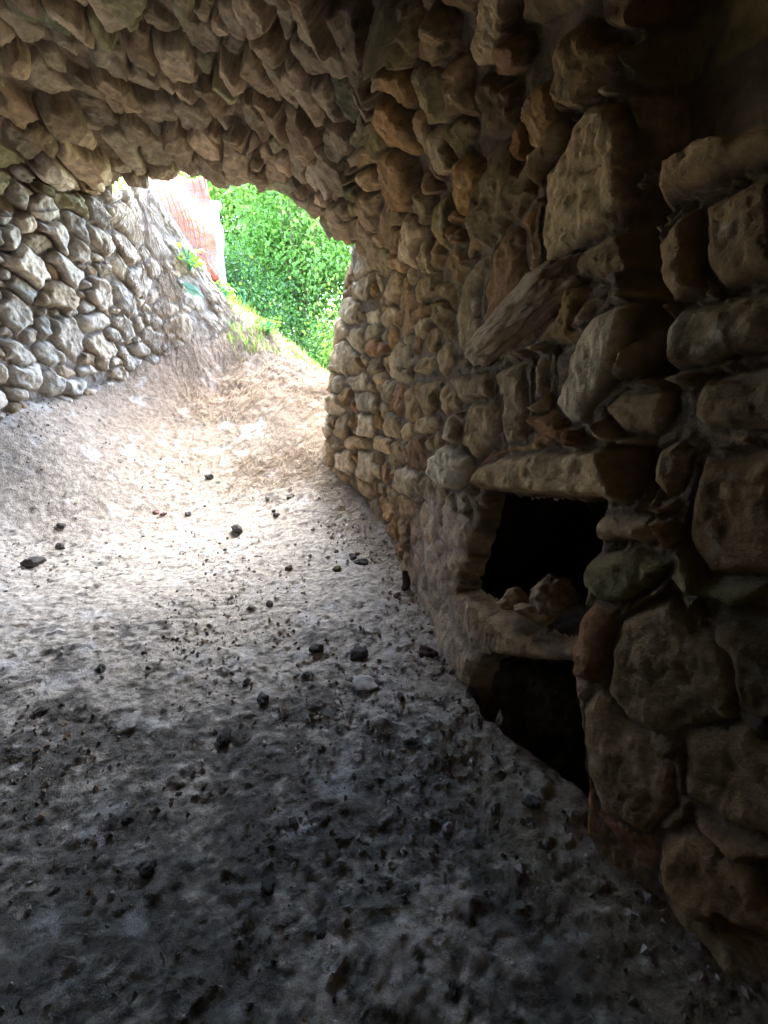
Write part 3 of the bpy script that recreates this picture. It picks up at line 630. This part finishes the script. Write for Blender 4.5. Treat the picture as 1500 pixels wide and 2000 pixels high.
# gravel and crumbs nobody could count
cnt = 26000
xs = rng.uniform(-2.0, .7, cnt); ys = .3 + 2.4 * rng.random(cnt) ** 1.15
wx_ = np.interp(ys, [.3, .45, .7, .95, 1.7, 2.2, 2.7], [.8, .65, .456, .28, .11, -.08, -.43])
P_ = np.stack([xs, ys, xs * 0], -1); dens = sstep(-.35, .5, fbm(P_, .3, 3, 95)) * (1 - .6 * sstep(1.2, 2.0, ys)) + .6 * sstep(.22, .05, wx_ - xs)
k_ = (xs < wx_) & (rng.random(cnt) < dens); xs, ys = xs[k_], ys[k_]; cnt = len(xs)
zz = ground_z(xs, ys); oc = np.array([[1, 0, 0], [0, 1, 0], [-1, 0, 0], [0, -1, 0], [0, 0, 1], [0, 0, -1]], float)
of = np.array([[0, 1, 4], [1, 2, 4], [2, 3, 4], [3, 0, 4], [1, 0, 5], [2, 1, 5], [3, 2, 5], [0, 3, 5]])
r = .0020 + .0085 * rng.random(cnt) ** 4 ; r = np.where(rng.random(cnt) < .01, r * 1.8, r)
v = oc[None] * (r[:, None, None] * rng.uniform(.45, 1.25, (cnt, 6, 3))); v[:, :4] += rng.normal(size=(cnt, 4, 3)) * r[:, None, None] * .28
v = v + np.stack([xs, ys, zz + r * .3], -1)[:, None]; f_ = of[None] + (np.arange(cnt) * 6)[:, None, None]
a = rng.random(cnt)[:, None]; c = np.where(a < .45, np.array([.20, .185, .165]), np.where(a < .85, np.array([.42, .40, .37]), np.array([.26, .19, .13]))) * rng.uniform(.6, 1.3, (cnt, 1))
VV, FF, CO = [v.reshape(-1, 3)], [f_.reshape(-1, 3)], [np.repeat(c, 6, axis=0)]
tag(make_mesh('gravel', np.concatenate(VV), np.concatenate(FF), M_rock, colr=np.concatenate(CO), smooth=False), 'loose grit and crumbs over the floor', 'gravel', kind='stuff')

# ------------------------------------------------------------------ tubes
def tube(pts, r0, r1, k=4):
    pts = np.array(pts); n = len(pts); T_ = np.gradient(pts, axis=0); T_ /= np.linalg.norm(T_, axis=1, keepdims=True) + 1e-9
    up = np.array([.13, .31, .94]); U = np.cross(T_, up); U /= np.linalg.norm(U, axis=1, keepdims=True) + 1e-9; W = np.cross(T_, U)
    a = np.arange(k) * 2 * math.pi / k; rr = np.linspace(r0, r1, n)[:, None, None]
    v = pts[:, None] + rr * (np.cos(a)[None, :, None] * U[:, None] + np.sin(a)[None, :, None] * W[:, None])
    i = np.arange(n - 1)[:, None] * k; jn = np.arange(k)[None]; j2 = (jn + 1) % k
    f = np.stack([i + jn, i + j2, i + k + j2, i + k + jn], -1).reshape(-1, 4); return v.reshape(-1, 3), f
def merge(parts):
    Vs, Fs, o = [], [], 0
    for v, f in parts: Vs.append(v); Fs.append(f + o); o += len(v)
    return np.concatenate(Vs), np.concatenate(Fs)
# dry roots and straw over the exit bank and wall foot
parts = []
for i in range(1500):
    a = rng.random()
    if a < .75: x = rng.uniform(-1.5, -.25); y = rng.uniform(3.02, 3.75)
    else: x = rng.uniform(-.9, .05); wy = np.interp(x, [-.43, -.08, .11], [2.7, 2.2, 1.7]); y = wy - abs(rng.normal()) * .12; x = x - .02
    L = rng.uniform(.04, .22); th = rng.uniform(0, 6.28); q = []; 
    for kk in range(7):
        q.append((x, y)); th += rng.normal() * .55; x += math.cos(th) * L / 6; y += math.sin(th) * L / 6
    q = np.array(q); z = ground_z(q[:, 0], q[:, 1]) + .003 + .014 * np.sin(np.linspace(0, 3.14, 7)) * rng.random()
    parts.append(tube(np.c_[q, z], rng.uniform(.0009, .0026), .0006, 3))
# hanging roots on the buried end of the left wall
for i in range(700):
    s = int(rng.uniform(2, sb[2] + 20)); j = int(rng.uniform(jb[0] + 60, jb[2])); q = []; L = rng.uniform(6, 26)
    sj, ss = float(j), float(s)
    for kk in range(7):
        jj, s2 = int(np.clip(sj, 0, jb[2])), int(np.clip(ss, 0, sb[3])); q.append(V[jj, s2] + N[jj, s2] * (.004 + .006 * rng.random())); sj -= L / 6; ss += rng.normal() * 3
    parts.append(tube(q, rng.uniform(.0012, .0034), .0008, 3))
v, f = merge(parts)
tag(make_mesh('dry_roots', v, f, M_straw), 'tangle of pale dry roots and straw on the bank at the exit', 'roots', kind='stuff')

# ------------------------------------------------------------------ wood stub by the wall foot
P = ground_hit(792, 1150)
v = []; 
stub = tube([P + np.array([0, 0, z_]) + np.array([.004 * math.sin(z_ * 60), 0, 0]) for z_ in np.linspace(-.02, .075, 14)], .017, .013, 14)
sv = stub[0]; sv = sv + np.stack([fbm(sv * np.array([1, 1, .3]), .012, 3, 500 + c_) for c_ in range(3)], -1) * .006
cap = np.array([[14 * 13 + i for i in (0, a, a + 1, a + 1)] for a in range(1, 13)])
o = make_mesh('wood_stub', sv, np.concatenate([stub[1]]), M_wood); tag(o, 'dark broken wooden stub standing upright at the wall foot', 'wood stub')

# ------------------------------------------------------------------ vegetation
def leaves(C, D, L, Wd, cols):
    """C centres, D leaf direction; each leaf = 2 quads folded on the midrib"""
    n = len(C); D = D / (np.linalg.norm(D, axis=1, keepdims=True) + 1e-9)
    rnd = rng.normal(size=(n, 3)); rnd[:, 2] += 1.2; U = np.cross(D, rnd); U /= np.linalg.norm(U, axis=1, keepdims=True) + 1e-9; Nn = np.cross(U, D)
    L = L[:, None]; Wd = Wd[:, None]
    b = C; m1 = C + D * L * .45 + U * Wd * .5 + Nn * Wd * .15; m2 = C + D * L * .45 - U * Wd * .5 + Nn * Wd * .15; t_ = C + D * L - Nn * L * .12; mid = C + D * L * .5
    V_ = np.stack([b, m1, t_, mid, m2], 1).reshape(-1, 3); k = np.arange(n)[:, None] * 5
    F_ = np.concatenate([k + np.array([[0, 1, 2, 3]]), k + np.array([[0, 3, 2, 4]])]); return V_, F_, np.repeat(cols, 5, axis=0)
GREENS = {'mid': (.26, .43, .07), 'dark': (.09, .22, .05), 'yellow': (.22, .38, .05), 'cool': (.20, .37, .08)}
def crown_pts(c, rad, nclump, per, spread):
    cl = rng.normal(size=(nclump, 3)); cl /= np.linalg.norm(cl, axis=1, keepdims=True); cl *= (rng.random((nclump, 1)) ** .45); cl = c + cl * rad
    pts = np.repeat(cl, per, axis=0) + rng.normal(size=(nclump * per, 3)) * spread * np.repeat(rng.uniform(.5, 1.4, (nclump, 1)), per, axis=0)
    return pts, cl
def tree(name, base, h, c, rad, nclump, per, ll, kind, label, cat, trunk_r=.05, group='trees and bushes outside the exit'):
    root = empty(name, base)
    pts, cl = crown_pts(np.array(c), np.array(rad), nclump, per, .17)
    n = len(pts); D = rng.normal(size=(n, 3)); D[:, 2] -= .3
    shade = np.repeat(rng.uniform(.35, 1.5, (nclump, 1)), per, axis=0) * rng.uniform(.75, 1.3, (n, 1))
    cl_ = np.array(GREENS[kind]) * shade; yl = rng.random(n) < .06; cl_[yl] = np.array(GREENS['yellow'])
    V_, F_, c_ = leaves(pts, D, rng.uniform(.7, 1.4, n) * ll, rng.uniform(.45, .8, n) * ll, cl_)
    parent_keep(make_mesh('crown', V_, F_, M_leaf, None, c_), root)
    pr = []; b = np.array(base); top = np.array(c)
    tr = [b + (top - b) * t_ + np.array([math.sin(t_ * 5) * .06, math.cos(t_ * 4) * .05, 0]) for t_ in np.linspace(0, 1, 10)]; pr.append(tube(tr, trunk_r, trunk_r * .4, 8))
    for k_ in range(min(nclump, 26)):
        s_ = np.array(tr[3 + k_ % 6]); e_ = cl[k_]; m_ = (s_ + e_) / 2 + rng.normal(size=3) * .08 + np.array([0, 0, .08]); ts = np.linspace(0, 1, 6)[:, None]
        pr.append(tube((1 - ts) ** 2 * s_ + 2 * ts * (1 - ts) * m_ + ts ** 2 * e_, trunk_r * .35, .006, 5))
    v, f = merge(pr); parent_keep(make_mesh('trunk', v, f, M_bark), root)
    tag(root, label, cat, group); return root
def gz(x, y): return float(ground_z(np.array([x]), np.array([y]), False)[0])
tree('leafy_tree', (-2.6, 7.0, gz(-2.6, 7)), 4, (-2.5, 6.8, 1.9), (1.2, .8, 1.7), 140, 130, .065, 'mid', 'bright green tree at the left of the view outside, behind the orange net', 'tree', .07)
tree('leafy_tree', (-1.2, 6.6, gz(-1.2, 6.6)), 4, (-1.2, 6.6, 1.5), (.95, .7, 1.6), 120, 140, .062, 'cool', 'dense green tree filling the middle of the opening', 'tree', .06)
tree('leafy_tree', (.1, 7.2, gz(.1, 7.2)), 4, (.0, 7.2, 1.6), (1.0, .8, 1.7), 150, 120, .055, 'mid', 'tree at the right of the opening, half hidden by the brown wall', 'tree', .07)
tree('leafy_bush', (-.9, 5.5, gz(-.9, 5.5)), 1, (-.9, 5.5, -.15), (.55, .4, .5), 60, 120, .04, 'dark', 'low dark bush behind the crest of the bank at the foot of the trees', 'bush', .02)
tree('leafy_bush', (-.3, 5.3, gz(-.3, 5.3)), 1, (-.25, 5.3, 0.05), (.4, .4, .6), 50, 120, .04, 'mid', 'green bush beside the right edge of the opening, lit yellow on one side', 'bush', .02)
tree('leafy_bush', (-.62, 6.1, gz(-.62, 6.1)), 1, (-.62, 6.1, -.1), (.5, .4, .7), 60, 120, .045, 'mid', 'bush between the low dark bush and the trees behind the crest', 'bush', .02)
tree('leafy_bush', (-1.9, 5.6, gz(-1.9, 5.6)), 1, (-1.8, 5.6, .55), (.6, .4, .75), 70, 120, .045, 'dark', 'dark leafy bush low behind the grey post', 'bush', .02)
tree('leafy_tree', (-1.6, 9.2, gz(-1.6, 9.2)), 4, (-1.6, 9.2, 2.2), (2.3, .8, 2.2), 240, 120, .075, 'dark', 'broad darker tree standing behind the others', 'tree', .1)

# grass on the crest
VV, FF, CO, off = [], [], [], 0
def grass(x, y, n, hgt, colr, spread=.04):
    global off
    for _ in range(n):
        xx, yy = x + rng.normal() * spread, y + rng.normal() * spread; z0 = float(ground_z(np.array([xx]), np.array([yy]))[0]); hh = hgt * rng.uniform(.5, 1.3)
        az = rng.uniform(0, 6.28); ln = rng.uniform(.2, .9) * hh; wv = np.array([-math.sin(az), math.cos(az), 0]) * .003
        b = np.array([xx, yy, z0 - .005]); m_ = b + np.array([math.cos(az) * ln * .35, math.sin(az) * ln * .35, hh * .65]); e_ = b + np.array([math.cos(az) * ln, math.sin(az) * ln, hh])
        VV.append(np.array([b - wv, b + wv, m_ + wv * .8, m_ - wv * .8, e_ + wv * .1, e_ - wv * .1])); FF.append(np.array([[0, 1, 2, 3], [3, 2, 4, 5]]) + off); off += 6
        CO.append(np.tile(np.array(colr) * rng.uniform(.7, 1.3), (6, 1)))
for _ in range(150):
    x = rng.uniform(-1.3, -.45); t_ = (x + 1.3) / .85; y = 3.72 + rng.uniform(-.16, .35)
    grass(x, y, 9, .075 * (1 - .5 * t_), GREENS['mid'] if rng.random() < .6 else ((.38, .36, .16) if t_ > .5 or rng.random() < .5 else GREENS['yellow']))
for _ in range(90): grass(rng.uniform(-1.6, .2), rng.uniform(4.0, 5.2), 8, .10, GREENS['mid'], .08)
tag(make_mesh('grass', np.concatenate(VV), np.concatenate(FF), M_grass, colr=np.concatenate(CO)), 'green and straw coloured grass along the crest of the bank', 'grass', kind='stuff')

# small plants
def plant(name, base, n, hgt, ll, kind, label, cat, spread=.08, wl=.8):
    base = np.array(base); root = empty(name, base); C_, D_, st = [], [], []
    for i in range(n):
        az = rng.uniform(0, 6.28); e_ = base + np.array([math.cos(az) * spread * rng.random(), math.sin(az) * spread * rng.random(), hgt * rng.uniform(.3, 1)])
        ts = np.linspace(0, 1, 5)[:, None]; st.append(tube(base * (1 - ts) + e_ * ts + np.array([0, 0, .02]) * np.sin(ts * 3.1), .0022, .001, 4)); C_.append(e_); D_.append([math.cos(az), math.sin(az), rng.uniform(-.5, .3)])
    n = len(C_); c_ = np.array(GREENS[kind]) * rng.uniform(.7, 1.3, (n, 1))
    V_, F_, cc_ = leaves(np.array(C_), np.array(D_), rng.uniform(.7, 1.2, n) * ll, rng.uniform(.7, 1, n) * ll * wl, c_)
    parent_keep(make_mesh('foliage', V_, F_, M_leaf, None, cc_), root); v, f = merge(st); parent_keep(make_mesh('stem', v, f, M_vine), root)
    tag(root, label, cat)
plant('broadleaf_plant', at(372, 530, 3.42) , 44, .15, .055, 'yellow', 'broad-leaved yellow-green plant on top of the left wall end, below the orange net', 'plant', .07)
plant('broadleaf_plant', at(420, 575, 3.72), 26, .10, .045, 'mid', 'smaller leafy plant between the broad-leaved plant and the grassy crest', 'plant', .08)
plant('leafy_sprig', at(525, 655, 3.74), 60, .14, .035, 'yellow', 'yellow-green leafy sprig halfway down the crest of the bank', 'plant', .10)
plant('leafy_sprig', at(440, 590, 3.78), 40, .11, .035, 'yellow', 'yellow-green sprig where the crest meets the wall end', 'plant', .07)
# curled green stem
pts = [at(470 + 8 * math.sin(a * 2.2) + a * 3, 600 - 34 * math.sin(a), 3.72 + .02 * a) for a in np.linspace(0, 3.0, 18)]
v, f = tube(pts, .004, .002, 6); tag(make_mesh('curled_stem', v, f, M_vine), 'thin green stem looping above the crest of the bank', 'stem')
# big fallen leaf
Lc = at(376, 566, 3.34); gu, gvv = np.meshgrid(np.linspace(-1, 1, 15), np.linspace(-1, 1, 15)); wl = np.maximum(0, 1 - gu ** 2) ** .7 * (1 - .4 * gu)
LV_ = np.stack([Lc[0] + gu * .055, Lc[1] + .03 * gu + .02 * np.abs(gvv), Lc[2] - gu * .03 + gvv * wl * .034 + .006 * np.sin(gu * 5)], -1)
M_big = mat('pale_leaf', base=(.16, .30, .22), rough=.4, var=.15, bump=0, trans=(.2, .4, .3))
tag(make_mesh('large_leaf', LV_.reshape(-1, 3), grid_faces(15, 15), M_big), 'large pale blue-green leaf lying against the end of the left wall', 'leaf')

# ------------------------------------------------------------------ orange net, cloth and post
def netp(u, v_):   # u 0..1 across, v 0..1 up
    x = -2.35 + .98 * u + .06 * math.sin(v_ * 3 + 1) - .12 * (1 - v_) * 0; y = 4.02 + .07 * math.sin(u * 16 + v_ * 6) + .05 * math.sin(v_ * 15 + u * 9); x += .03 * math.sin(v_ * 13 + u * 7); z = .58 + 1.02 * v_ - .10 * u * v_
    return np.array([x, y, z + .015 * math.sin(u * 20)])
parts = []
for i in range(22): parts.append(tube([netp(i / 21, q) for q in np.linspace(0, 1, 40)], .0045, .0045, 4))
for i in range(20): parts.append(tube([netp(q, i / 19) for q in np.linspace(0, 1, 34)], 0.003, 0.003, 4))
def netq(u, v_):
    p = netp(.25 + .7 * u, .02 + .55 * v_); return p + np.array([.03 * math.sin(v_ * 9), -.05 + .03 * math.sin(u * 23 + v_ * 8), .03 * math.sin(u * 9 + 2)])
for i in range(14): parts.append(tube([netq(i / 13, q) for q in np.linspace(0, 1, 20)], .0028, .0028, 4))
for i in range(9): parts.append(tube([netq(q, i / 8) for q in np.linspace(0, 1, 40)], .0028, .0028, 4))
v, f = merge(parts); net = make_mesh('safety_net', v, f, M_net); tag(net, 'orange plastic safety net hanging in folds above the left bank', 'safety net')
gu, gvv = np.meshgrid(np.linspace(0, 1, 50), np.linspace(0, 1, 60)); CX = np.array([[netp(.35 + .66 * a, .02 + .96 * b) for a, b in zip(r1, r2)] for r1, r2 in zip(gu, gvv)])
CX[..., 1] += .06 + .03 * fbm(CX, .15, 3, 600); CX[..., 2] -= .06 * gu
tag(make_mesh('white_sheet', CX.reshape(-1, 3), grid_faces(60, 50), M_cloth), 'crumpled white sheet behind the orange net', 'sheet')
p1, p2 = at(420, 402, 3.86), at(438, 565, 3.86)
post = empty('post', p2); v, f = tube([p1 + (p2 - p1) * t_ for t_ in np.linspace(0, 1, 6)], .024, .024, 12); parent_keep(make_mesh('pole', v, f, M_metal), post)
kv, kf = rock_mesh(4, (.05, .035, .04), 77, boxy=2, rough=.3); o = make_mesh('cloth_knot', kv + p1, kf, M_cloth); parent_keep(o, post)
tag(post, 'grey blue post leaning beside the orange net with white cloth tied on top', 'post')
